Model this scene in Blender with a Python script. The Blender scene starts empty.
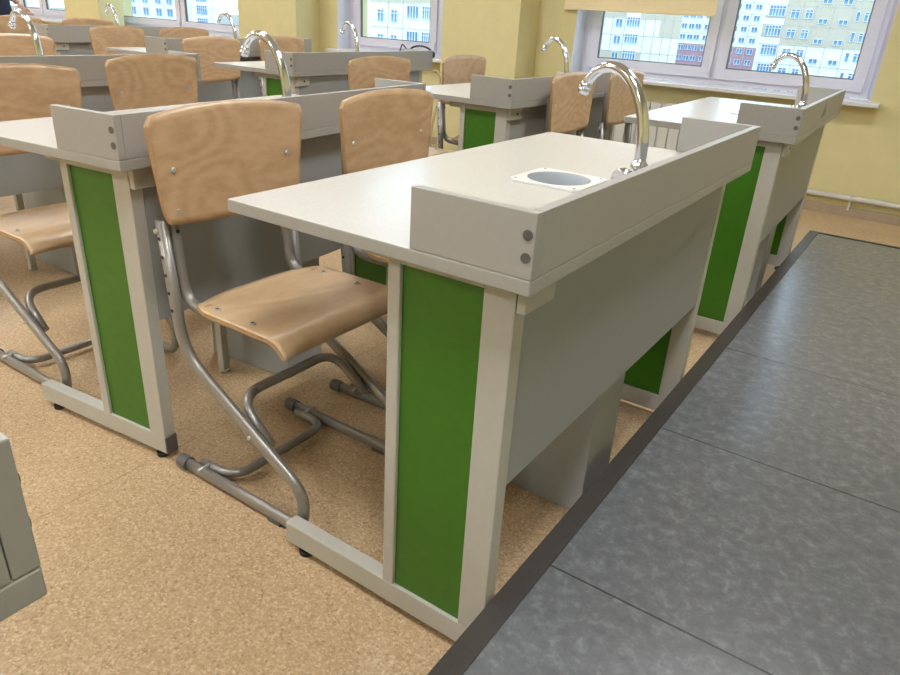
import bpy, bmesh, math, random
from mathutils import Vector, Matrix
random.seed(7)
PI = math.pi
scn = bpy.context.scene
col = scn.collection

# ------------------------------------------------------------ materials
def new_mat(name):
    m = bpy.data.materials.new(name); m.use_nodes = True
    nt = m.node_tree; nt.nodes.clear()
    out = nt.nodes.new('ShaderNodeOutputMaterial')
    b = nt.nodes.new('ShaderNodeBsdfPrincipled')
    nt.links.new(b.outputs[0], out.inputs[0])
    return m, nt, b, out
def N(nt, t, **kw):
    n = nt.nodes.new(t)
    for k, v in kw.items():
        if k in n.inputs: n.inputs[k].default_value = v
        else: setattr(n, k, v)
    return n
def ramp(nt, stops, src):
    r = nt.nodes.new('ShaderNodeValToRGB'); cr = r.color_ramp
    while len(cr.elements) < len(stops): cr.elements.new(.5)
    for e, (p, c) in zip(cr.elements, stops): e.position = p; e.color = (*c, 1)
    nt.links.new(src, r.inputs[0]); return r
def mapping(nt, scale=(1, 1, 1), rnd=False):
    tc = nt.nodes.new('ShaderNodeTexCoord'); mp = nt.nodes.new('ShaderNodeMapping')
    mp.inputs['Scale'].default_value = scale
    nt.links.new(tc.outputs['Object'], mp.inputs[0])
    if rnd:
        oi = nt.nodes.new('ShaderNodeObjectInfo'); mu = N(nt, 'ShaderNodeVectorMath', operation='SCALE')
        mu.inputs[0].default_value = (7.3, 5.1, 9.7)
        nt.links.new(oi.outputs['Random'], mu.inputs['Scale']); nt.links.new(mu.outputs[0], mp.inputs['Location'])
    return mp
def plain(name, c, rough=.5, metal=0, spec=.5, var=.04, scale=30, bump=0, coat=0):
    m, nt, b, out = new_mat(name)
    mp = mapping(nt); no = N(nt, 'ShaderNodeTexNoise', Scale=scale, Detail=4.0)
    nt.links.new(mp.outputs[0], no.inputs['Vector'])
    lo = tuple(max(0, x*(1-var)) for x in c); hi = tuple(min(1, x*(1+var)) for x in c)
    r = ramp(nt, [(.3, lo), (.7, hi)], no.outputs[0])
    nt.links.new(r.outputs[0], b.inputs['Base Color'])
    b.inputs['Roughness'].default_value = rough; b.inputs['Metallic'].default_value = metal
    b.inputs['Specular IOR Level'].default_value = spec; b.inputs['Coat Weight'].default_value = coat
    if bump:
        bp = N(nt, 'ShaderNodeBump', Strength=bump, Distance=.002)
        nt.links.new(no.outputs[0], bp.inputs['Height']); nt.links.new(bp.outputs[0], b.inputs['Normal'])
    return m
M = {}
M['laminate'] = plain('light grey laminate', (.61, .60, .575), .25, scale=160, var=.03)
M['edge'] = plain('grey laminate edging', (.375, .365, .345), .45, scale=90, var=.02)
M['panelgrey'] = plain('grey laminate panel', (.33, .345, .345), .42, scale=120, var=.02)
M['frame'] = plain('grey painted steel', (.49, .48, .435), .38, scale=60, var=.02)
M['green'] = plain('green laminate', (.040, .165, .006), .38, scale=40, var=.05)
M['chrome'] = plain('chrome', (.66, .69, .76), .12, metal=1, var=.01)
M['tube'] = plain('grey metallic powder coat', (.30, .285, .265), .34, metal=.45, scale=200, var=.05)
M['darkcap'] = plain('dark grey plastic', (.11, .105, .10), .55)
M['black'] = plain('black rubber', (.015, .015, .015), .6)
M['steel'] = plain('zinc bolt', (.52, .52, .50), .35, metal=.4)
M['white'] = plain('white plastic', (.74, .74, .76), .35, var=.01)
M['winframe'] = plain('white window plastic', (.70, .70, .82), .32, var=.01)
M['sill'] = plain('white sill', (.72, .71, .74), .25, var=.01)
M['sinkbowl'] = plain('grey blue enamel', (.42, .46, .52), .25, var=.01)
M['sinkrim'] = plain('white enamel', (.86, .86, .86), .22, var=.01)
M['nosing'] = plain('dark brown metal nosing', (.040, .034, .030), .42, scale=300, var=.15)
M['wallpaint'] = plain('yellow wall paint', (.67, .60, .32), .62, scale=9, var=.03, bump=.05)
M['reveal'] = plain('white plaster', (.74, .76, .86), .6, scale=20, var=.02)
M['ceiling'] = plain('white ceiling', (.75, .74, .71), .8, scale=10, var=.02)
M['skirting'] = plain('tan skirting', (.40, .31, .22), .4, scale=12, var=.06)
M['blind'] = plain('cream blind cloth', (.86, .72, .46), .75, scale=250, var=.05)
M['radiator'] = plain('white radiator enamel', (.62, .61, .57), .35, var=.01)
M['navy'] = plain('navy cloth', (.012, .018, .05), .9, scale=120, var=.4, bump=.4)
M['skin'] = plain('skin', (.55, .33, .24), .5)
M['trouser'] = plain('dark trousers', (.03, .03, .035), .85)
M['hair'] = plain('brown hair', (.05, .03, .018), .7)
M['cable'] = plain('black cable', (.02, .02, .03), .3)
M['cream cable'] = plain('cream cable', (.72, .62, .36), .4)
M['facade_white'] = plain('white facade panel', (.80, .80, .76), .85, scale=.2, var=.04)
M['facade_cream'] = plain('cream facade panel', (.55, .47, .37), .85, scale=.2, var=.04)
M['facade_seam'] = plain('facade joint', (.50, .48, .44), .9, scale=1, var=.1)
M['burgundy'] = plain('burgundy facade', (.42, .25, .30), .85, scale=.3, var=.08)
M['facade_glass'] = plain('blue window pane', (.12, .24, .42), .2, scale=.6, var=.6)
M['winwhite'] = plain('white far window frame', (.75, .78, .82), .6)
M['asphalt'] = plain('ground asphalt', (.22, .22, .21), .9, scale=.3, var=.2)
M['yellow'] = plain('yellow sticker', (.12, .12, .12), .4, var=.02)

def glass():
    m = bpy.data.materials.new('window glass'); m.use_nodes = True; nt = m.node_tree; nt.nodes.clear()
    out = nt.nodes.new('ShaderNodeOutputMaterial'); mix = nt.nodes.new('ShaderNodeMixShader')
    tr = nt.nodes.new('ShaderNodeBsdfTransparent'); gl = N(nt, 'ShaderNodeBsdfGlossy', Roughness=.02)
    tr.inputs[0].default_value = (.90, .96, .98, 1)
    lw = N(nt, 'ShaderNodeLayerWeight', Blend=.5); pw = N(nt, 'ShaderNodeMath', operation='POWER'); pw.inputs[1].default_value = 4
    fr = N(nt, 'ShaderNodeMath', operation='MULTIPLY_ADD'); fr.inputs[1].default_value = .5; fr.inputs[2].default_value = .03
    nt.links.new(lw.outputs['Facing'], pw.inputs[0]); nt.links.new(pw.outputs[0], fr.inputs[0])
    nt.links.new(fr.outputs[0], mix.inputs[0]); nt.links.new(tr.outputs[0], mix.inputs[1]); nt.links.new(gl.outputs[0], mix.inputs[2])
    nt.links.new(mix.outputs[0], out.inputs[0]); return m
M['glass'] = glass()

def wood(name, c1, c2, scale, vertical=False):
    m, nt, b, out = new_mat(name)
    mp = mapping(nt, scale, rnd=True)
    n1 = N(nt, 'ShaderNodeTexNoise', Scale=1.0, Detail=.8, Roughness=.4, Distortion=.5)
    nt.links.new(mp.outputs[0], n1.inputs['Vector'])
    mu = N(nt, 'ShaderNodeMath', operation='MULTIPLY'); mu.inputs[1].default_value = 62
    nt.links.new(n1.outputs[0], mu.inputs[0])
    si = N(nt, 'ShaderNodeMath', operation='SINE'); nt.links.new(mu.outputs[0], si.inputs[0])
    mp2 = mapping(nt, tuple(s*14 for s in scale), rnd=True)
    n2 = N(nt, 'ShaderNodeTexNoise', Scale=1.0, Detail=5.0); nt.links.new(mp2.outputs[0], n2.inputs['Vector'])
    ad = N(nt, 'ShaderNodeMath', operation='MULTIPLY_ADD'); ad.inputs[1].default_value = .16
    nt.links.new(si.outputs[0], ad.inputs[0]); nt.links.new(n2.outputs[0], ad.inputs[2])
    r = ramp(nt, [(.25, c2), (.75, c1)], ad.outputs[0])
    nt.links.new(r.outputs[0], b.inputs['Base Color'])
    b.inputs['Roughness'].default_value = .33; b.inputs['Coat Weight'].default_value = .25
    b.inputs['Coat Roughness'].default_value = .25
    return m
M['birch'] = wood('varnished birch plywood', (.64, .43, .26), (.53, .335, .19), (2.4, 2.2, 5.0))
M['birch_seat'] = wood('varnished birch plywood seat', (.66, .47, .285), (.57, .385, .215), (3.4, 1.6, 6))
M['plyedge'] = plain('plywood edge', (.45, .28, .14), .5, scale=200, var=.15)

def cork():
    m, nt, b, out = new_mat('cork patterned linoleum')
    mp = mapping(nt)
    v = N(nt, 'ShaderNodeTexVoronoi', Scale=230.0); nt.links.new(mp.outputs[0], v.inputs['Vector'])
    mp2 = mapping(nt, (1, 1.0, 1)); no = N(nt, 'ShaderNodeTexNoise', Scale=130.0, Detail=5.0, Roughness=.7); nt.links.new(mp2.outputs[0], no.inputs['Vector'])
    sep = nt.nodes.new('ShaderNodeSeparateColor'); nt.links.new(v.outputs['Color'], sep.inputs[0])
    ad = N(nt, 'ShaderNodeMath', operation='ADD'); nt.links.new(sep.outputs[0], ad.inputs[0]); nt.links.new(no.outputs[0], ad.inputs[1])
    hf = N(nt, 'ShaderNodeMath', operation='MULTIPLY'); hf.inputs[1].default_value = .5; nt.links.new(ad.outputs[0], hf.inputs[0])
    r = ramp(nt, [(.17, (.25, .15, .08)), (.30, (.47, .325, .185)), (.58, (.55, .39, .225)), (.74, (.66, .50, .32)), (.9, (.80, .66, .47))], hf.outputs[0])
    big = N(nt, 'ShaderNodeTexNoise', Scale=3.0, Detail=2.0); nt.links.new(mp.outputs[0], big.inputs['Vector'])
    # welded joints across the sheet every 1.9 m
    sx = nt.nodes.new('ShaderNodeSeparateXYZ'); nt.links.new(mp.outputs[0], sx.inputs[0])
    a = N(nt, 'ShaderNodeMath', operation='ADD'); a.inputs[1].default_value = 20*1.9+1.03; nt.links.new(sx.outputs[0], a.inputs[0])
    md = N(nt, 'ShaderNodeMath', operation='MODULO'); md.inputs[1].default_value = 1.9; nt.links.new(a.outputs[0], md.inputs[0])
    lt = N(nt, 'ShaderNodeMath', operation='LESS_THAN'); lt.inputs[1].default_value = .004; nt.links.new(md.outputs[0], lt.inputs[0])
    f = N(nt, 'ShaderNodeMath', operation='MULTIPLY'); f.inputs[1].default_value = .4; nt.links.new(lt.outputs[0], f.inputs[0])
    mx = nt.nodes.new('ShaderNodeMixRGB'); mx.blend_type = 'MULTIPLY'; mx.inputs[2].default_value = (.45, .36, .28, 1)
    nt.links.new(f.outputs[0], mx.inputs[0]); nt.links.new(r.outputs[0], mx.inputs[1])
    m2 = nt.nodes.new('ShaderNodeMixRGB'); m2.blend_type = 'MULTIPLY'; m2.inputs[0].default_value = .5
    r2 = ramp(nt, [(.3, (.88, .86, .84)), (.7, (1, 1, 1))], big.outputs[0])
    nt.links.new(mx.outputs[0], m2.inputs[1]); nt.links.new(r2.outputs[0], m2.inputs[2])
    nt.links.new(m2.outputs[0], b.inputs['Base Color'])
    b.inputs['Roughness'].default_value = .42; b.inputs['Specular IOR Level'].default_value = .45
    return m
M['cork'] = cork()
def mottled():
    m, nt, b, out = new_mat('mottled grey linoleum')
    mp = mapping(nt, (1, 1, 1))
    n1 = N(nt, 'ShaderNodeTexNoise', Scale=34.0, Detail=8.0, Roughness=.66, Distortion=.3)
    n2 = N(nt, 'ShaderNodeTexNoise', Scale=110.0, Detail=6.0, Roughness=.7)
    nt.links.new(mp.outputs[0], n1.inputs['Vector']); nt.links.new(mp.outputs[0], n2.inputs['Vector'])
    ad = N(nt, 'ShaderNodeMath', operation='MULTIPLY_ADD'); ad.inputs[1].default_value = .45
    nt.links.new(n2.outputs[0], ad.inputs[0]); nt.links.new(n1.outputs[0], ad.inputs[2])
    r = ramp(nt, [(.45, (.102, .107, .118)), (.74, (.138, .144, .158)), (1.0, (.225, .232, .25))], ad.outputs[0])
    sx = nt.nodes.new('ShaderNodeSeparateXYZ'); tc = nt.nodes.new('ShaderNodeTexCoord')
    nt.links.new(tc.outputs['Object'], sx.inputs[0])
    a = N(nt, 'ShaderNodeMath', operation='ADD'); a.inputs[1].default_value = .608*10-.197; nt.links.new(sx.outputs[1], a.inputs[0])
    md = N(nt, 'ShaderNodeMath', operation='MODULO'); md.inputs[1].default_value = .608; nt.links.new(a.outputs[0], md.inputs[0])
    lt = N(nt, 'ShaderNodeMath', operation='LESS_THAN'); lt.inputs[1].default_value = .0045; nt.links.new(md.outputs[0], lt.inputs[0])
    f = N(nt, 'ShaderNodeMath', operation='MULTIPLY'); f.inputs[1].default_value = .8; nt.links.new(lt.outputs[0], f.inputs[0])
    mx = nt.nodes.new('ShaderNodeMixRGB'); mx.inputs[2].default_value = (.035, .034, .033, 1)
    nt.links.new(f.outputs[0], mx.inputs[0]); nt.links.new(r.outputs[0], mx.inputs[1])
    nt.links.new(mx.outputs[0], b.inputs['Base Color'])
    b.inputs['Roughness'].default_value = .23; b.inputs['Specular IOR Level'].default_value = .6
    bp = N(nt, 'ShaderNodeBump', Strength=.06, Distance=.002)
    nt.links.new(n2.outputs[0], bp.inputs['Height']); nt.links.new(bp.outputs[0], b.inputs['Normal'])
    return m
M['podium'] = mottled()
def emit(name, c, s):
    m = bpy.data.materials.new(name); m.use_nodes = True; nt = m.node_tree; nt.nodes.clear()
    out = nt.nodes.new('ShaderNodeOutputMaterial'); e = N(nt, 'ShaderNodeEmission', Strength=s)
    e.inputs[0].default_value = (*c, 1); nt.links.new(e.outputs[0], out.inputs[0]); return m
M['lamp'] = emit('lit ceiling diffuser', (.965, .985, 1.0), 36.0)

# ------------------------------------------------------------ mesh helpers
def box(bm, x0, x1, y0, y1, z0, z1, bev=0, mi=0, rot=None):
    vs = [bm.verts.new((x, y, z)) for x in (x0, x1) for y in (y0, y1) for z in (z0, z1)]
    fs = [bm.faces.new([vs[i] for i in f]) for f in ((0, 1, 3, 2), (4, 6, 7, 5), (0, 4, 5, 1), (2, 3, 7, 6), (0, 2, 6, 4), (1, 5, 7, 3))]
    for f in fs: f.material_index = mi
    if bev:
        es = set(e for f in fs for e in f.edges)
        r = bmesh.ops.bevel(bm, geom=list(es), offset=bev, segments=2, affect='EDGES', profile=.5)
        for f in r['faces']: f.material_index = mi
    return fs
def cyl(bm, p0, p1, r0, r1=None, seg=16, mi=0, cap=True):
    r1 = r0 if r1 is None else r1
    p0, p1 = Vector(p0), Vector(p1); d = (p1-p0).normalized()
    a = d.orthogonal().normalized(); b = d.cross(a)
    R = []
    for p, r in ((p0, r0), (p1, r1)):
        R.append([bm.verts.new(p+(a*math.cos(2*PI*i/seg)+b*math.sin(2*PI*i/seg))*r) for i in range(seg)])
    for i in range(seg):
        f = bm.faces.new((R[0][i], R[0][(i+1) % seg], R[1][(i+1) % seg], R[1][i])); f.smooth = True; f.material_index = mi
    if cap:
        f = bm.faces.new(R[0][::-1]); f.material_index = mi
        f = bm.faces.new(R[1]); f.material_index = mi
def fillet(pts, rad, n=8):
    pts = [Vector(p) for p in pts]; out = [pts[0]]
    if not isinstance(rad, (list, tuple)): rad = [rad]*(len(pts)-2)
    for i in range(1, len(pts)-1):
        p, a, b = pts[i], pts[i-1]-pts[i], pts[i+1]-pts[i]
        r = min(rad[i-1], a.length*.49, b.length*.49)
        s, e = p+a.normalized()*r, p+b.normalized()*r
        for k in range(n+1):
            t = k/n; out.append(s*(1-t)**2+p*2*t*(1-t)+e*t*t)
    out.append(pts[-1]); return out
def tube(bm, pts, r, ry=None, seg=12, mi=0, side=None, radii=None):
    """sweep along pts; r along 'side' axis, ry across it"""
    ry = r if ry is None else ry
    pts = [Vector(p) for p in pts]; rings = []
    prev = None
    for i, p in enumerate(pts):
        t = (pts[min(i+1, len(pts)-1)]-pts[max(i-1, 0)]).normalized()
        if side is not None: a = (Vector(side)-t*Vector(side).dot(t)).normalized()
        elif prev is None: a = t.orthogonal().normalized()
        else: a = (prev-t*prev.dot(t)).normalized()
        prev = a; b = t.cross(a); k = radii[i] if radii else 1
        rings.append([bm.verts.new(p+(a*math.cos(2*PI*j/seg)*r+b*math.sin(2*PI*j/seg)*ry)*k) for j in range(seg)])
    for A, B in zip(rings, rings[1:]):
        for j in range(seg):
            f = bm.faces.new((A[j], A[(j+1) % seg], B[(j+1) % seg], B[j])); f.smooth = True; f.material_index = mi
    f = bm.faces.new(rings[0][::-1]); f.material_index = mi
    f = bm.faces.new(rings[-1]); f.material_index = mi
def lathe(bm, prof, c=(0, 0, 0), seg=32, mi=0, smooth=True):
    R = []
    for r, z in prof:
        R.append([bm.verts.new((c[0]+r*math.cos(2*PI*i/seg), c[1]+r*math.sin(2*PI*i/seg), c[2]+z)) for i in range(seg)] if r > 1e-5 else [bm.verts.new((c[0], c[1], c[2]+z))])
    for A, B in zip(R, R[1:]):
        for i in range(seg):
            j = (i+1) % seg
            v = [A[i % len(A)], A[j % len(A)], B[j % len(B)], B[i % len(B)]]
            u = []
            [u.append(x) for x in v if x not in u]
            if len(u) > 2:
                f = bm.faces.new(u); f.smooth = smooth; f.material_index = mi
def obj(name, bm, mats, parent=None, fix=True):
    if fix: bmesh.ops.recalc_face_normals(bm, faces=bm.faces[:])
    me = bpy.data.meshes.new(name); bm.to_mesh(me); bm.free()
    for m in (mats if isinstance(mats, (list, tuple)) else [mats]): me.materials.append(M[m])
    o = bpy.data.objects.new(name, me); col.objects.link(o); o.parent = parent
    return o
def bx(name, dims, mat, parent=None, bev=.0012):
    bm = bmesh.new()
    for d in (dims if isinstance(dims[0], (list, tuple)) else [dims]): box(bm, *d, bev=bev)
    return obj(name, bm, mat, parent)
def empty(name, loc=(0, 0, 0), rz=0):
    o = bpy.data.objects.new(name, None); col.objects.link(o); o.location = loc; o.rotation_euler.z = rz
    o.empty_display_size = .1; return o
def tag(o, label=None, cat=None, group=None, kind=None):
    if label: o['label'] = label
    if cat: o['category'] = cat
    if group: o['group'] = group
    if kind: o['kind'] = kind
    return o
def copy_tree(o, parent=None):
    c = o.copy(); col.objects.link(c); c.parent = parent
    for ch in list(o.children): copy_tree(ch, c)
    return c
def kid(root, name):
    return [c for c in root.children if c.name.split('.')[0] == name]

# ------------------------------------------------------------ the setting
def struct(o): o['kind'] = 'structure'; return o
WY = 4.43          # inner face of the window wall
XL, XR, YB, H = -12.6, 2.3, -5.2, 3.05
struct(bx('floor', (XL-.2, XR+.2, YB-.2, WY+.3, -.12, 0), 'cork', bev=0))
struct(bx('ceiling', (XL-.2, XR+.2, YB-.2, WY+.5, H, H+.15), 'ceiling', bev=0))
struct(bx('wall_left', (XL-.2, XL, YB, WY+.3, 0, H), 'wallpaint', bev=0))
struct(bx('wall_right', (XR, XR+.2, YB, WY+.3, 0, H), 'wallpaint', bev=0))
struct(bx('wall_back', (XL-.2, XR+.2, YB-.2, YB, 0, H), 'wallpaint', bev=0))
# window wall with four openings (x0, x1)
ZS, ZT = .685, 2.35
OPEN = [(-11.95, -9.05), (-8.28, -5.60), (-4.455, -2.62), (-2.07, -.035)]
bm = bmesh.new()
x = XL-.2
for a, b in OPEN+[(XR+.2, XR+.2)]:
    box(bm, x, a, WY, WY+.42, 0, H); x = b
for a, b in OPEN:
    box(bm, a, b, WY, WY+.42, 0, ZS); box(bm, a, b, WY, WY+.42, ZT, H)
struct(obj('wall_far', bm, 'wallpaint'))
# columns between the windows
for i, (a, b) in enumerate([(-8.53, -7.82), (-5.46, -4.68), (-3.07, -2.38)]):
    struct(bx('pillar', (a, b, WY-.30, WY+.0, 0, H), 'wallpaint', bev=.003))
struct(bx('baseboard_far', [(XL, -8.53, WY-.016, WY, 0, .06), (-7.82, -5.46, WY-.016, WY, 0, .06), (-4.68, -3.07, WY-.016, WY, 0, .06), (-2.38, XR, WY-.016, WY, 0, .06)], 'skirting'))
struct(bx('baseboard_right', (XR-.016, XR, 3.25, WY-.02, 0, .05), 'skirting'))
struct(bx('baseboard_back', (XL, XR, YB, YB+.016, 0, .05), 'skirting'))
struct(bx('baseboard_left', (XL, XL+.016, YB+.02, WY-.02, 0, .05), 'skirting'))

FY = 4.58          # window frame plane (room side)
def window(n, a, b, bars, zt=ZT):
    """bars: x positions of sash centres boundaries; each sash gets its own frame and pane"""
    root = struct(empty('window_%d' % n, ((a+b)/2, FY, .71)))
    X = lambda v: v-(a+b)/2
    Y = lambda v: v-FY
    Z = lambda v: v-.71
    # plaster reveals
    obj_ = bx('reveal', [(X(a), X(a)+.004, Y(WY+.001), Y(FY+.10), Z(.70), Z(zt)), (X(b)-.004, X(b), Y(WY+.001), Y(FY+.10), Z(.70), Z(zt)), (X(a), X(b), Y(WY+.001), Y(FY+.10), Z(zt)-.004, Z(zt))], 'reveal', root, bev=0)
    # outer frame
    bm = bmesh.new(); w = .055
    x0, x1 = a+.035, b-.035
    box(bm, X(x0), X(x0+w), 0, .07, Z(.71), Z(zt), .004); box(bm, X(x1-w), X(x1), 0, .07, Z(.71), Z(zt), .004)
    box(bm, X(x0+w), X(x1-w), .0008, .0692, Z(.7105), Z(.71)+w, .002); box(bm, X(x0+w), X(x1-w), .0008, .0692, Z(zt)-w, Z(zt)-.001, .002)
    for m_ in bars[1:-1]: box(bm, X(m_)-.03, X(m_)+.03, 0, .07, Z(.71)+w, Z(zt)-w, .002)
    # filler between frame and reveal
    box(bm, X(a), X(x0), .01, .06, Z(.71), Z(zt)); box(bm, X(x1), X(b), .01, .06, Z(.71), Z(zt))
    obj('frame', bm, 'winframe', root)
    for s0, s1 in zip(bars, bars[1:]):
        s0 += .012; s1 -= .012
        z0, z1 = .745, zt-.035; w = .072
        bm = bmesh.new()
        for d in ((s0, s0+w, z0, z1, 0), (s1-w, s1, z0, z1, 0), (s0+w-.004, s1-w+.004, z0, z0+w, .0006), (s0+w-.004, s1-w+.004, z1-w, z1, .0006)):
            box(bm, X(d[0]), X(d[1]), -.018+d[4], -.001, Z(d[2])+d[4], Z(d[3])-d[4], .004)
        sash = obj('sash', bm, 'winframe', root)
        bm = bmesh.new()
        for d in ((s0+w, s0+w+.006, z0+w, z1-w), (s1-w-.006, s1-w, z0+w, z1-w), (s0+w+.006, s1-w-.006, z0+w, z0+w+.006), (s0+w+.006, s1-w-.006, z1-w-.006, z1-w)):
            box(bm, X(d[0]), X(d[1]), -.012, .012, Z(d[2]), Z(d[3]))
        obj('gasket', bm, 'darkcap', sash)
        bx('glass_pane', (X(s0+w-.0005), X(s1-w+.0005), .013, .018, Z(z0+w-.004), Z(z1-w+.004)), 'glass', root, bev=0)
        bm = bmesh.new(); hx = X(s0+.035)
        box(bm, hx-.012, hx+.012, -.03, -.018, Z(1.45), Z(1.52), .002); box(bm, hx-.009, hx+.009, -.055, -.03, Z(1.36), Z(1.50), .003)
        obj('handle', bm, 'white', root)
        bm = bmesh.new(); cyl(bm, (X(s1-.01), -.024, Z(.765)), (X(s1-.01), -.024, Z(.83)), .008); obj('hinge', bm, 'white', root)
    bm = bmesh.new()
    # sill board with a rounded nose
    y0, y1 = Y(4.315), .0
    A, B = X(a)-.055, X(b)+.062
    box(bm, A, B, y0, Y(WY)-.001, Z(.682), Z(.708), .006); box(bm, X(a), X(b), Y(WY)-.004, y1, Z(.686), Z(.708))
    obj('sill', bm, 'sill', root)
    return root
window(1, *OPEN[0], [-11.86, -10.42, -9.845, -9.14])
window(2, *OPEN[1], [-8.19, -6.94, -5.69])
window(3, *OPEN[2], [-4.38, -3.42, -2.70])
window(4, *OPEN[3], [-2.01, -1.052, -.09])

# podium
struct(bx('podium', (-.030, XR, -4.0, 3.185, 0, .148), 'podium', bev=0))
bm = bmesh.new()
box(bm, -.0365, .006, -4.0, 3.195, .1485, .152, .001); box(bm, -.0365, -.0305, -4.0, 3.195, .11, .1485)
box(bm, .006, XR, 3.175, 3.195, .1485, .152, .001); box(bm, -.0305, XR, 3.186, 3.195, .11, .1485)
struct(obj('trim_1', bm, 'nosing'))

# ceiling lamps
n = 0
for lx in (-11.6, -8.6, -5.6, -2.6, .4):
    for ly in (-3.2, -.7, 2.0):
        t = empty('ceiling_light', (lx, ly, H)); n += 1
        tag(t, 'square white ceiling light panel above the desks', 'ceiling light', 'ceiling light panels')
        bm = bmesh.new()
        for d in ((-.30, -.285, -.30, .30), (.285, .30, -.30, .30), (-.285, .285, -.30, -.285), (-.285, .285, .285, .30)): box(bm, *d, -.05, 0)
        box(bm, -.285, .285, -.285, .285, -.006, 0)
        obj('frame', bm, 'white', t); bx('diffuser', (-.285, .285, -.285, .285, -.045, -.038), 'lamp', t, bev=0)

# ------------------------------------------------------------ desk
DW, DL = .58, 1.182
def make_desk():
    root = empty('student_desk')
    # tabletop with a round hole for the sink
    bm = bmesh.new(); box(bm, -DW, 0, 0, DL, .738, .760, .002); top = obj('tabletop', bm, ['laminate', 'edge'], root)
    bm = bmesh.new(); cyl(bm, (-.25, .58, .70), (-.25, .58, .80), .0665, seg=40); cut = obj('cutter', bm, 'edge')
    md = top.modifiers.new('b', 'BOOLEAN'); md.object = cut; md.operation = 'DIFFERENCE'; md.solver = 'EXACT'
    dg = bpy.context.evaluated_depsgraph_get(); me = bpy.data.meshes.new_from_object(top.evaluated_get(dg))
    top.modifiers.clear(); top.data = me; bpy.data.objects.remove(cut)
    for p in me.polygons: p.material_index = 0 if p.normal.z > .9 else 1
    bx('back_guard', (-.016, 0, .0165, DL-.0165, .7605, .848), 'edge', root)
    for s in (0, 1):
        y0, y1 = (0, .016) if s == 0 else (DL-.016, DL)
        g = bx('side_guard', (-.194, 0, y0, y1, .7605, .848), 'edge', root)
        for z in (.789, .819):
            bm = bmesh.new(); yy = -.0015 if s == 0 else DL+.0015
            cyl(bm, (-.0105, yy, z), (-.0105, .004 if s == 0 else DL-.004, z), .0068, .0072); obj('bolt_cap', bm, 'darkcap', g)
        f = lambda a, b: (a, b) if s == 0 else (DL-b, DL-a)
        y = f(.045, .077)
        bm = bmesh.new()
        box(bm, -.094, -.0415, *y, .0696, .737, .002); box(bm, -.268, -.2436, *y, .0696, .737, .002)
        box(bm, -.533, -.0415, *y, .021, .0696, .002); box(bm, -.2436, -.094, *y, .714, .737, .001)
        box(bm, -.33, -.268, y[0]+.008, y[1]-.008, .712, .737, .002)
        fr = obj('end_frame', bm, 'frame', root)
        bx('green_panel', (-.2436, -.094, *f(.052, .066), .0696, .714), 'green', fr, bev=.0005)
        bx('foot_cap', (-.0425, -.037, *f(.0445, .0775), .0205, .068), 'darkcap', fr)
        for fx in (-.49, -.075):
            bm = bmesh.new(); ym = sum(y)/2
            cyl(bm, (fx, ym, .0), (fx, ym, .010), .016); cyl(bm, (fx, ym, .010), (fx, ym, .022), .006); obj('levelling_foot', bm, 'black', fr)
    bx('modesty_panel', (-.060, -.044, .0782, DL-.0782, .375, .7365), 'panelgrey', root)
    bx('sink_cabinet', [(-.40, -.078, .545, .705, .002, .70)], 'panelgrey', root)
    bm = bmesh.new(); box(bm, -.292, -.268, .46, .485, .008, .70, .002); cyl(bm, (-.28, .4725, 0), (-.28, .4725, .012), .017); obj('cable_duct', bm, 'frame', root)
    sb = bx('socket_box', (-.0405, -.026, .046, .136, .690, .7365), 'frame', root, bev=.002)
    bm = bmesh.new(); cyl(bm, (-.027, .10, .712), (-.0248, .10, .712), .013); cyl(bm, (-.0256, .10, .712), (-.0243, .10, .712), .005, mi=1); obj('socket', bm, ['frame', 'black'], sb)
    # sink
    bm = bmesh.new()
    q = 40; cx, cy = -.25, .58; hs = .079
    def sq(a):
        c, s = math.cos(a), math.sin(a); k = hs/max(abs(c), abs(s)); return (cx+c*k, cy+s*k)
    for za in ((.7605, .7645),):
        o_b = []; o_t = []; i_t = []
        for i in range(q):
            a = 2*PI*(i+.5)/q
            px, py = sq(a); o_b.append(bm.verts.new((px, py, za[0]))); o_t.append(bm.verts.new((px, py, za[1])))
            i_t.append(bm.verts.new((cx+.066*math.cos(a), cy+.066*math.sin(a), za[1])))
        for i in range(q):
            j = (i+1) % q
            bm.faces.new((o_b[i], o_b[j], o_t[j], o_t[i])); bm.faces.new((o_t[i], o_t[j], i_t[j], i_t[i]))
    for sx in (-1, 1):
        for sy in (-1, 1):
            cyl(bm, (cx+sx*.066, cy+sy*.066, .7645), (cx+sx*.066, cy+sy*.066, .7653), .0026, mi=1)
    rim = obj('sink', bm, ['sinkrim', 'darkcap'], root)
    bm = bmesh.new(); lathe(bm, [(.066, .7645), (.062, .757), (.058, .72), (.050, .66), (.020, .65), (.0, .649)], (cx, cy, 0), 40); bw = obj('bowl', bm, 'sinkbowl', rim, fix=False)
    # faucet, modelled pointing along +x from its own base
    fa = empty('faucet'); fa.parent = root; fa.location = (-.11, .65, .76); fa.rotation_euler.z = math.radians(166)
    bm = bmesh.new()
    lathe(bm, [(0, 0), (.020, 0), (.020, .006), (.0155, .010), (.015, .030), (.0175, .034), (.0175, .046), (.013, .052), (.012, .058), (0, .058)], seg=24)
    obj('body', bm, 'chrome', fa)
    bm = bmesh.new()
    P = [Vector((0, 0, z)) for z in (.050, .058, .066)]
    for k in range(1, 15):
        a = k/14*PI/2; P.append(Vector((.100-.100*math.cos(a), 0, .070+.152*math.sin(a))))
    for k in range(1, 13):
        a = k/12*math.radians(68); P.append(Vector((.100+.062*math.sin(a), 0, .222-.062*(1-math.cos(a)))))
    L = len(P); rad = [1-.22*i/(L-1) for i in range(L)]
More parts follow.
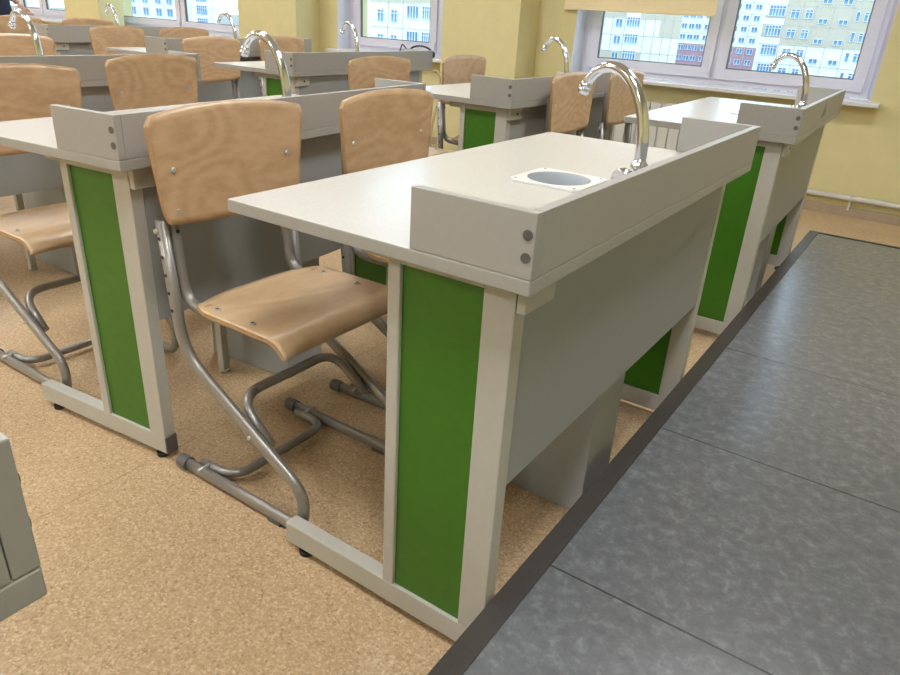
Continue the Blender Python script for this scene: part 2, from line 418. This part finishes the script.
    tube(bm, P, .0125, radii=rad, side=(0, 1, 0), seg=20); obj('spout', bm, 'chrome', fa)
    e = P[-1]; d = (P[-1]-P[-2]).normalized()
    bm = bmesh.new(); cyl(bm, e-d*.004, e+d*.006, .0115, .0135, 20); cyl(bm, e+d*.006, e+d*.020, .0135, .012, 20); obj('aerator', bm, 'chrome', fa)
    # valve knob on the side of the body
    bm = bmesh.new(); cyl(bm, (0, .012, .022), (0, .035, .022), .009); tube(bm, [(0, .034, .022), (0, .038, .022), (0, .044, .022), (0, .060, .022), (0, .064, .022)], .021, radii=[.5, .9, 1, 1, .85], seg=24, side=(1, 0, 0))
    obj('valve_knob', bm, 'chrome', fa)
    return root
desk = make_desk()
DESKS = [ # x, y, rot, label, faucet azimuth, faucet x, faucet y
 (0, 0, 0, 'nearest grey school desk with white sink, big tap and green end panel beside the podium', 166, -.11, .65),
 (-.95, .0386, .098, 'grey school desk with full green end panel, standing behind the nearest wooden chair', 174, -.11, .625),
 (0, 1.78, .0213, 'grey school desk with a small dark triangle sticker, near the large window', 162, -.105, .74),
 (-1.011, 1.697, -.017, 'grey school desk right behind the two chairs of the desk with the triangle sticker', 162, -.11, .66),
 (-2.2925, 1.794, .0186, 'grey school desk with a pale cable loop hanging at its window end', 162, -.11, .61),
 (-2.2958, .083, 0, 'grey school desk whose long guard and tap cross the upper left edge of the picture', 180, -.11, .574),
 (-3.36, 1.851, .032, 'grey school desk behind the two chairs of the desk with the pale cable loop', 176, -.11, .606),
 (-4.694, 1.8965, 0, 'farthest grey school desk, in front of the person in navy', 172, -.11, .572),
 (-3.40, .03, 0, 'grey school desk almost wholly hidden behind a chair at the upper left picture edge', 176, -.11, .62),
 (.016, -1.80, 0, 'grey school desk of which only a guard corner shows at the lower left edge', 170, -.11, .62),
]
droots = []
for i, (x, y, r, lab, az, fx, fy) in enumerate(DESKS):
    d = desk if i == 0 else copy_tree(desk)
    d.location = (x, y, 0); d.rotation_euler.z = r
    tag(d, lab, 'desk', 'school desks with sinks')
    f = kid(d, 'faucet')[0]; f.location = (fx, fy, .76); f.rotation_euler.z = math.radians(az)
    droots.append(d)
bpy.data.objects.remove(kid(kid(desk, 'socket_box')[0], 'socket')[0])   # the nearest desk has a blank cover
# triangle sticker on the third desk
bm = bmesh.new()
vs = [bm.verts.new(p) for p in ((.0008, .515, .782), (.0008, .615, .782), (.0008, .565, .838))]
v2 = [bm.verts.new(v.co-Vector((.0006, 0, 0))) for v in vs]
bm.faces.new(vs); bm.faces.new(v2[::-1])
for i in range(3): bm.faces.new((vs[i], v2[i], v2[(i+1) % 3], vs[(i+1) % 3]))
o = obj('warning_sticker', bm, 'yellow', droots[2]); o['label'] = 'small dark triangular sticker'

# ------------------------------------------------------------ chair
def sheet(bm, f, nu, nv, th, edge_mi=1):
    """thick bent sheet from f(u,v)->(Vector point, Vector normal)"""
    T = []; B = []
    for i in range(nu+1):
        ta = []; tb = []
        for j in range(nv+1):
            p, n = f(i/nu, j/nv); ta.append(bm.verts.new(p+n*th/2)); tb.append(bm.verts.new(p-n*th/2))
        T.append(ta); B.append(tb)
    for i in range(nu):
        for j in range(nv):
            a = bm.faces.new((T[i][j], T[i+1][j], T[i+1][j+1], T[i][j+1])); b = bm.faces.new((B[i][j], B[i][j+1], B[i+1][j+1], B[i+1][j])); a.smooth = b.smooth = True
    def strip(a, b):
        for k in range(len(a)-1):
            fc = bm.faces.new((a[k], b[k], b[k+1], a[k+1])); fc.material_index = edge_mi
    strip(T[0], B[0]); strip(B[-1], T[-1])
    strip([r[0] for r in B], [r[0] for r in T]); strip([r[-1] for r in T], [r[-1] for r in B])
def rounded(u, v, rad, asp=1.0):
    """map unit square to a rounded-corner rectangle (u, v in 0..1)"""
    return u, v
def make_chair():
    root = empty('school_chair')
    W = .206
    # backrest
    def back(u, v):
        # v 0 bottom .. 1 top, u across
        s = 2*u-1
        half = .188+(W-.188)*v
        # corner rounding
        k = abs(s)
        zt = .868-.020*k**2.2-(.016*max(0, (k-.93)/.07)**2.6)
        zb = .620+.014*k**2+(.022*max(0, (k-.92)/.08)**2.6)
        z = zb+(zt-zb)*v
        y = half*s
        x = -.001+.010*s*s-.030*(z-.62)*.35+.012*((z-.74)/.12)**2*.3
        n = Vector((1, -.018*s/.2*.9, .05)).normalized()
        return Vector((x, y, z)), n
    bm = bmesh.new(); sheet(bm, back, 40, 14, .010); b = obj('backrest', bm, ['birch', 'plyedge'], root)
    for y in (-.155, .155):
        for z in (.742, .657):
            x = -.001+.010*(y/.2)**2-.0105*(z-.62)
            bm = bmesh.new(); cyl(bm, (x+.002, y, z), (x+.0085, y, z), .0075, .0050, 14)
            obj('bolt', bm, 'steel', b)
    # seat
    def seat(u, v):
        s = 2*u-1; k = abs(s)
        half = .190+.003*v
        y = half*s
        rear = .050+.028*k**3+.030*max(0, (k-.93)/.07)**2
        t = rear+(.375-rear)*v if v < 1 else .375
        # long side profile: flat then a waterfall front
        L0 = rear+(.358-rear)*v
        if L0 < .300: x, z = L0, .462-.006*math.sin(PI*min(1, (L0-.05)/.26))*(1-k*k)+.004*max(0, .09-L0)/.04; n = Vector((0, 0, 1))
        else:
            a = (L0-.300)/.058*math.radians(62); R = .054
            x, z = .300+R*math.sin(a), .462-R*(1-math.cos(a)); n = Vector((math.sin(a), 0, math.cos(a)))
        return Vector((x, y, z)), n
    bm = bmesh.new(); sheet(bm, seat, 32, 30, .010); st = obj('seat', bm, ['birch_seat', 'plyedge'], root)
    for y in (-.160, .160):
        for x in (.115, .225):
            bm = bmesh.new(); cyl(bm, (x, y, .463), (x, y, .4682), .0072, .0072, 14); cyl(bm, (x, y, .4682), (x, y, .4688), .004, mi=1)
            obj('seat_bolt', bm, ['steel', 'darkcap'], st)
        bx('seat_notch', (.062, .088, y-.012, y+.010, .4655, .4672), 'plyedge', st)
    # inner frame: carries backrest and seat
    for s in (-1, 1):
        y = .155*s
        P = fillet([(-.018, y, .770), (-.016, y, .640), (.002, y, .446), (.285, y, .442)], [.03, .06])
        bm = bmesh.new(); tube(bm, P, .0122, .0130, side=(0, 1, 0), seg=14)
        for z in (.612, .583, .553):
            cyl(bm, (-.012, y, z), (.0012, y, z), .0040, mi=1, seg=10)
        box(bm, .09, .30, y-.012, y+.012, .450, .4565)
        obj('seat_frame', bm, ['tube', 'black'], root)
        y = .1795*s
        P = fillet([(-.018, y, .638), (.010, y, .335), (.377, y, .118), (.364, y, .019), (-.032, y, .019)], [.07, .050, .045])
        bm = bmesh.new(); tube(bm, P, .0118, .0152, side=(0, 1, 0), seg=16)
        for z in (.60, .56, .52, .48, .44):
            xx = -.018+.028*(.638-z)/.303
            cyl(bm, (xx, y-.0129, z), (xx, y+.0129, z), .0040, mi=1, seg=10)
        lg = obj('leg_frame', bm, ['tube', 'black'], root)
        bm = bmesh.new(); tube(bm, [(-.058, y, .019), (-.054, y, .019), (-.026, y, .019), (-.024, y, .019)], .0175, radii=[.85, 1, 1, .96], seg=18); obj('end_cap', bm, 'darkcap', lg)
        bm = bmesh.new(); box(bm, .265, .305, y-.012, y+.012, 0, .012, .003); obj('glide', bm, 'darkcap', lg)
        for fx, fz, fr_, in_ in ((-.021, .615, .0055, .014), (.225, .205, .0045, .03), (.03, .03, .0045, .03)):
            bm = bmesh.new(); cyl(bm, (fx, y-in_*s, fz), (fx, y+.0155*s, fz), fr_, seg=12); obj('frame_bolt', bm, 'steel', lg)
    bm = bmesh.new(); tube(bm, fillet([(.255, -.156, .178), (.150, -.150, .262), (.150, .150, .262), (.255, .156, .178)], .06), .0115, seg=14); obj('cross_bar', bm, 'tube', root)
    bm = bmesh.new(); tube(bm, fillet([(.00, -.157, .022), (.110, -.152, .024), (.110, .152, .024), (.00, .157, .022)], .06), .0115, seg=14); obj('cross_bar', bm, 'tube', root)
    return root
chair = make_chair()
CHAIRS = [ # x, y, rot, label
 (-.897, .270, 0, 'nearest birch chair, its whole seat and bent grey legs in view at the nearest desk'),
 (-.885, .795, .04, 'second birch chair at the nearest desk, only its backrest showing beyond the tabletop'),
 (-1.83, .264, .01, 'birch chair at the left picture edge with its seat under the second desk'),
 (-2.085, .895, .12, 'birch chair standing directly behind the guard of the second desk, its two bolts in view'),
 (-.955, 2.105, .0, 'left of the two birch chairs drawn up at the desk with the triangle sticker'),
 (-.92, 2.61, .0, 'birch chair nearest the radiator, right of the two at the triangle sticker desk'),
 (-1.83, 1.89, -.06, 'birch chair standing in front of the guard of the desk with the pale cable loop'),
 (-1.80, 2.545, 0, 'birch chair against the yellow pillar, right of the dark headset on the window sill'),
 (-3.21, 2.04, .03, 'left of the two birch chairs at the desk with the pale cable loop'),
 (-3.32, 2.68, .05, 'birch chair right one at the pale cable desk, mostly hidden behind its guard'),
 (-3.26, .955, 0, 'birch chair at the left picture edge just below the tabletop of the farthest desk'),
 (-4.30, 2.14, .08, 'birch chair standing behind the white tabletop corner of the fourth desk in the window column'),
 (-4.30, 2.66, 0, 'birch chair with only the top of its backrest above the fourth window column desk'),
 (-5.66, 2.16, 0, 'birch chair directly in front of the person in navy'),
 (-5.60, 2.70, -.10, 'birch chair against the farthest yellow pillar, right of the person in navy'),
]
for i, (x, y, r, lab) in enumerate(CHAIRS):
    c = chair if i == 0 else copy_tree(chair)
    c.location = (x, y, 0); c.rotation_euler.z = r; tag(c, lab, 'chair', 'birch school chairs')

# ------------------------------------------------------------ things along the window wall
t = empty('roller_blind', (-1.61, 4.395, 1.14)); tag(t, 'cream roller blind half lowered over the left sash of the large window', 'blind')
bm = bmesh.new(); box(bm, -.55, .55, -.001, .001, .012, 1.28); obj('blind_cloth', bm, 'blind', t)
bm = bmesh.new(); box(bm, -.55, .55, -.006, .006, -.006, .014, .003); obj('hem_bar', bm, 'blind', t)
bm = bmesh.new(); cyl(bm, (-.56, .0, 1.30), (.56, .0, 1.30), .024); obj('roller', bm, 'white', t)

t = empty('radiator', (-1.93, 4.36, .12)); tag(t, 'white ribbed radiator under the large window', 'radiator')
for k in range(17):
    x0 = k*.080
    bm = bmesh.new()
    box(bm, x0+.003, x0+.077, -.038, -.030, .012, .437, .003); box(bm, x0+.030, x0+.050, -.030, .035, .03, .42, .002)
    box(bm, x0+.006, x0+.074, -.012, -.006, .02, .43); box(bm, x0+.006, x0+.074, .012, .018, .02, .43)
    box(bm, x0+.003, x0+.077, -.038, .038, .437, .450, .004)
    cyl(bm, (x0, 0, .40), (x0+.08, 0, .40), .018); cyl(bm, (x0, 0, .04), (x0+.08, 0, .04), .018)
    obj('radiator_section', bm, 'radiator', t)
bm = bmesh.new(); tube(bm, fillet([(1.36, 0, .04), (1.46, 0, .04), (1.46, 0, .008), (1.46, 0, -.12)], .02), .011); obj('riser', bm, 'radiator', t)
bm = bmesh.new(); tube(bm, [(-.36, WY-.035, .122), (XR, WY-.035, .122)], .016); tube(bm, fillet([(-.36, WY-.035, .122), (-.44, WY-.035, .122)], .02), .0125)
t = obj('heating_pipe', bm, 'radiator'); tag(t, 'white heating pipe running low along the yellow wall right of the desks', 'pipe')
for px in (.02, .95, 1.8):
    bm = bmesh.new(); box(bm, px-.008, px+.008, WY-.05, WY, .105, .14, .002); box(bm, px-.006, px+.006, WY-.035, WY-.018, .045, .105, .001); obj('pipe_clip', bm, 'radiator', t)

# headset with a looped band on the sill
t = empty('headset', (-3.45, 4.345, .708)); tag(t, 'dark headset with bent band lying on the sill beside the yellow pillar', 'headset')
bm = bmesh.new(); P = [(.02+.11*math.cos(a), -.0, .045+.045*math.sin(a)) for a in [PI*(.02+.96*k/14) for k in range(15)]]
tube(bm, P, .013, .008, side=(0, 1, 0)); obj('headband', bm, 'cable', t)
for sx in (-.09, .13):
    bm = bmesh.new(); tube(bm, [(sx, -.022, .032), (sx, -.015, .032), (sx, .015, .032), (sx, .022, .032)], .032, radii=[.7, 1, 1, .7], seg=18); obj('ear_cup', bm, 'cable', t)
bm = bmesh.new(); tube(bm, fillet([(-.09, 0, .03), (-.14, .0, .06), (-.17, -.01, .10), (-.20, -.01, .03), (-.15, -.012, .012), (-.05, -.014, .008)], .04), .006); obj('cord', bm, 'darkcap', t)

# pale cable hanging at the window end of the third-row desk
bm = bmesh.new(); tube(bm, fillet([(-2.345, 3.008, .725), (-2.335, 3.045, .735), (-2.320, 3.085, .68), (-2.325, 3.075, .56), (-2.335, 3.03, .40), (-2.34, 3.02, .01)], .04), .006)
t = obj('hanging_cable', bm, 'cream cable'); tag(t, 'pale cream cable looping down past the window end of a desk', 'cable')

# ------------------------------------------------------------ person in navy
def skin_mesh(name, verts, edges, radii, mat, parent=None, sub=2):
    me = bpy.data.meshes.new(name); me.from_pydata(verts, edges, []); o = bpy.data.objects.new(name, me); col.objects.link(o)
    sk = o.modifiers.new('s', 'SKIN')
    for i, r in enumerate(radii): me.skin_vertices[0].data[i].radius = (r, r) if not isinstance(r, tuple) else r
    me.skin_vertices[0].data[0].use_root = True
    ss = o.modifiers.new('u', 'SUBSURF'); ss.levels = ss.render_levels = sub
    dg = bpy.context.evaluated_depsgraph_get(); m2 = bpy.data.meshes.new_from_object(o.evaluated_get(dg)); m2.name = name
    o.modifiers.clear(); o.data = m2; m2.materials.clear(); m2.materials.append(M[mat])
    for p in m2.polygons: p.use_smooth = True
    o.parent = parent; return o
pr = empty('person', (-6.78, 2.52, 0), math.radians(-60))
tag(pr, 'person in a navy jacket standing behind the farthest desk, one hand held forward', 'person')
V = [(0, 0, .93), (0, 0, 1.08), (0, 0, 1.24), (0, 0, 1.38), (0, 0, 1.48), (.01, 0, 1.56), (.01, 0, 1.64), (.01, 0, 1.70),
     (-.10, 0, .88), (-.10, .01, .50), (-.10, -.01, .10), (-.10, .13, .04),
     (.10, 0, .88), (.10, .01, .50), (.10, -.01, .10), (.10, .13, .04),
     (-.19, 0, 1.38), (-.25, -.02, 1.12), (-.22, .10, .92), (.19, 0, 1.38), (.26, .0, 1.14), (.16, .22, 1.04)]
E_ = [(0, 1), (1, 2), (2, 3), (3, 4), (4, 5), (5, 6), (6, 7), (0, 8), (8, 9), (9, 10), (10, 11), (0, 12), (12, 13), (13, 14), (14, 15), (3, 16), (16, 17), (17, 18), (3, 19), (19, 20), (20, 21)]
RR = [(.16, .11), (.14, .10), (.17, .115), (.15, .10), .055, .075, .092, .06, .085, .06, .042, .032, .085, .06, .042, .032, .06, .045, .028, .06, .045, .028]
skin_mesh('body', V, E_, RR, 'skin', pr)
J = [(0, 0, .70), (0, 0, .92), (0, 0, 1.08), (0, 0, 1.24), (0, 0, 1.38), (0, 0, 1.45), (-.19, 0, 1.38), (-.25, -.02, 1.12), (-.22, .09, .94), (.19, 0, 1.38), (.26, 0, 1.14), (.175, .19, 1.05)]
skin_mesh('jacket', J, [(0, 1), (1, 2), (2, 3), (3, 4), (4, 5), (4, 6), (6, 7), (7, 8), (4, 9), (9, 10), (10, 11)], [(.20, .15), (.20, .145), (.18, .13), (.20, .14), (.17, .12), .07, .085, .068, .05, .085, .068, .05], 'navy', pr)
T = [(0, 0, .93), (-.10, 0, .86), (-.10, .01, .50), (-.10, -.01, .09), (.10, 0, .86), (.10, .01, .50), (.10, -.01, .09)]
skin_mesh('trousers', T, [(0, 1), (1, 2), (2, 3), (0, 4), (4, 5), (5, 6)], [(.13, .09), .085, .075, .065, .085, .075, .065], 'trouser', pr)
for sx in (-.10, .10):
    skin_mesh('shoe', [(sx, -.05, .04), (sx, .05, .04), (sx, .16, .03)], [(0, 1), (1, 2)], [.045, .048, .032], 'black', pr)
skin_mesh('hair', [(.01, -.03, 1.60), (.01, -.03, 1.68), (.01, .0, 1.73)], [(0, 1), (1, 2)], [.085, .095, .075], 'hair', pr)
# hands with fingers (grown from the wrists)
def hand(w, d, s):
    w = Vector(w); d = Vector(d).normalized(); sd = Vector((s, 0, 0)); sd = (sd-d*sd.dot(d)).normalized(); up = d.cross(sd)
    vs = [w, w+d*.04, w+d*.085]; es = [(0, 1), (1, 2)]; rs = [.026, (.038, .018), (.036, .016)]
    for k, (o_, l) in enumerate(((-.027, .062), (-.009, .072), (.009, .067), (.027, .052))):
        i = len(vs); b = w+d*.088+sd*o_
        vs += [b, b+d*l*.5-up*.004, b+d*l-up*.02]; es += [(2, i), (i, i+1), (i+1, i+2)]; rs += [.010, .009, .0075]
    i = len(vs); b = w+d*.035-sd*.035; vs += [b, b+d*.03-sd*.02, b+d*.055-sd*.022]; es += [(1, i), (i, i+1), (i+1, i+2)]; rs += [.012, .011, .009]
    return vs, es, rs
for w, d, s in (((-.22, .10, .92), (.1, .8, -.6), 1), ((.16, .22, 1.04), (-.35, .9, -.05), -1)):
    v, e, r = hand(w, d, s); skin_mesh('hand', v, e, r, 'skin', pr, 1)

# ------------------------------------------------------------ outside
struct(bx('ground', (-420, 160, 6, 420, -8.2, -8), 'asphalt', bev=0))
wcache = {}
def far_window(parent, x, y, z, w, h, mul=1, cross=False):
    key = (w, h, mul, cross)
    if key not in wcache:
        bm = bmesh.new(); t_ = .06
        box(bm, -w/2-t_, w/2+t_, -.12, .0, -h/2-t_, -h/2); box(bm, -w/2-t_, w/2+t_, -.12, 0, h/2, h/2+t_)
        box(bm, -w/2-t_, -w/2, -.12, 0, -h/2, h/2); box(bm, w/2, w/2+t_, -.12, 0, -h/2, h/2)
        for k in range(1, mul+1): xx = -w/2+w*k/(mul+1); box(bm, xx-.05, xx+.05, -.10, 0, -h/2, h/2)
        if cross: box(bm, -w/2, w/2, -.10, 0, h*.22, h*.22+.09)
        o = obj('window', bm, 'winwhite', parent)
        bm = bmesh.new(); box(bm, -w/2, w/2, -.05, 0, -h/2, h/2); p = obj('pane', bm, 'facade_glass', o)
        wcache[key] = (o.data, p.data)
    else:
        o = bpy.data.objects.new('window', wcache[key][0]); col.objects.link(o); o.parent = parent
        p = bpy.data.objects.new('pane', wcache[key][1]); col.objects.link(p); p.parent = o
    o.location = (x, y, z)
def building(name, label, X0, X1, Y, z0, z1, depth, bands, seams_x, seams_z, wins, taper=True):
    root = empty(name, (X0, Y, -8)); tag(root, label, 'building')
    Z = lambda z: z+8
    bm = bmesh.new(); box(bm, 0, X1-X0, 0, depth, 0, Z(z1))
    for v in bm.verts:
        if v.co.y > .01 and taper: v.co.x = (v.co.x+X0)*(Y+depth+1)/Y-X0
    for (a, b, c, d, mi) in bands: box(bm, a-X0, b-X0, -.04, .0, Z(c), Z(d), mi=mi)
    for s in seams_x: box(bm, s-X0-.05, s-X0+.05, -.07, -.0, 0, Z(z1), mi=3)
    for s in seams_z: box(bm, 0, X1-X0, -.07, 0, Z(s)-.05, Z(s)+.05, mi=3)
    obj('wall', bm, ['facade_white', 'facade_cream', 'burgundy', 'facade_seam'], root)
    bx('roof', (-.3, X1-X0+.0, -.3, depth*.5, Z(z1), Z(z1)+.5), 'facade_cream', root, bev=0)
    for (x, z, w, h, mul, cr) in wins: far_window(root, x-X0, -.07, Z(z), w, h, mul, cr)
P3 = 2.77
wins = []
for f in range(-2, 7):
    s = -.6+P3*f
    if f > 4: continue
    wins += [(-25.4, s-.85, 2.2, 1.35, 4, True), (-22.75, s-1.12, 1.1, 1.15, 1, True), (-20.8, s-1.12, .9, 1.15, 1, True), (-18.7, s-2.0, 1.1, .6, 1, False),
             (-15.95, s-2.0, 1.1, .6, 1, False), (-14.2, s-1.12, .4, 1.2, 0, False), (-12.85, s-1.12, .95, 1.15, 1, True), (-9.2, s-1.12, 1.1, 1.15, 1, True), (-6.5, s-1.0, 2.2, 1.35, 4, True)]
building('apartment_building', 'cream apartment block with white lower floors seen through the right sash of the large window', -27.1, 6, 125, -8, 20, 14,
         [(-24.05, 6, -.6, 20, 1), (-27.1, -24.05, .35, 2.2, 1), (-27.1, -24.05, 3.1, 3.5, 1)], [-24.05, -21.75, -20.0, -17.5, -15.0, -11.6, -8, -4.7, -1, 2.5], [-.6+P3*k for k in range(-2, 8)], wins)
wins = []
for f in range(-3, 5):
    z = 5.95-2.2*f+0
    z = 1.35+2.2*f
    for x_ in (-56, -53.5, -51.9, -50.4, -48.4, -46.4, -44.6, -42.6, -40.6, -38.4): wins.append((x_, z, 1.1, .95, 1, False))
building('apartment_building', 'distant tower block with burgundy lower floors seen past the middle of the large window', -57.5, -36, 170, -8, 14, 14,
         [(-57.5, -36, -7, -2.2, 2)], [-54.5, -47.4, -39.6], [-2.2, 0, 2.2, 4.4, 6.6], wins)
wins = []
for f in range(-2, 4):
    s = -.48+2.3*f
    wins += [(-46.6, s-.72, .7, 1.05, 1, False), (-43.8, s-.72, .95, 1.05, 1, False), (-41.6, s-.45, 1.95, 1.15, 4, True), (-49.6, s-.72, .9, 1.05, 1, False)]
building('apartment_building', 'white panelled apartment block seen under the cream blind', -51.5, -34.4, 108, -8, 9, 12,
         [(-37.5, -34.4, -.48, 1.85, 1), (-40.6, -34.4, 1.85, 9, 1), (-51.5, -43, 1.85, 9, 1), (-51.5, -39.9, -8, -2.78, 1)], [-44.9, -42.9, -39.8, -38.3, -36.9, -35.6], [-2.78, -.48, 1.82, 4.12, 6.4], wins)
wins = []
for f in range(-2, 4):
    s = -1.25+3.25*f
    wins += [(-70.2, s-1.75, 1.0, 1.5, 1, True), (-67.7, s-1.75, 1.0, 1.5, 1, True), (-64.4, s-1.1, 1.9, 1.5, 3, False), (-61.8, s-1.1, 1.8, 1.5, 4, True), (-59.3, s-1.75, .9, 1.4, 1, True), (-56.8, s-1.75, 1.0, 1.5, 1, True)]
building('apartment_building', 'white apartment block with glazed balconies seen through the middle window', -72.2, -54.5, 84, -8, 11, 10,
         [(-72.2, -54.5, 2.1, 3.0, 1)], [-68.9, -66.2, -60.3, -58], [-1.25+3.25*k for k in range(-1, 4)], wins)
wins = []
for f in range(-2, 4):
    z = -3.1+3.1*f
    for x_ in (-208, -201, -195, -189, -184): wins.append((x_, z, 2.4, 1.9, 1, False))
    wins.append((-170.2, z+1.3, 4.2, 2.1, 4, True))
building('apartment_building', 'pale apartment block farthest left beyond the window behind the far desks', -214, -163, 130, -8, 13, 10, [], [-198, -186.5, -175, -166], [-5, -1.2, 2.2, 5.3], wins)

# ------------------------------------------------------------ light
w = bpy.data.worlds.new('sky'); scn.world = w; w.use_nodes = True
bg = w.node_tree.nodes['Background']; bg.inputs[0].default_value = (.70, .86, 1.0, 1); bg.inputs[1].default_value = 3.1

# ------------------------------------------------------------ camera
cd = bpy.data.cameras.new('camera'); cam = bpy.data.objects.new('camera', cd); col.objects.link(cam)
f, cx, cy, cz, yaw, pitch, roll = 694.67, .3721, -.7465, 1.0621, .5796, -.4362, .0599
cd.sensor_width = 36; cd.lens = 36*f/900; cd.clip_start = .02; cd.clip_end = 1000
fw = Vector((-math.sin(yaw)*math.cos(pitch), math.cos(yaw)*math.cos(pitch), math.sin(pitch)))
rt = Vector((math.cos(yaw), math.sin(yaw), 0)); up = rt.cross(fw)
r2 = math.cos(roll)*rt+math.sin(roll)*up; u2 = -math.sin(roll)*rt+math.cos(roll)*up
cam.matrix_world = Matrix(((r2.x, u2.x, -fw.x, cx), (r2.y, u2.y, -fw.y, cy), (r2.z, u2.z, -fw.z, cz), (0, 0, 0, 1)))
scn.camera = cam
scn.view_settings.view_transform = 'Standard'; scn.view_settings.look = 'None'
scn.view_settings.exposure = 0.17; scn.view_settings.gamma = 1; scn.view_settings.use_curve_mapping = False
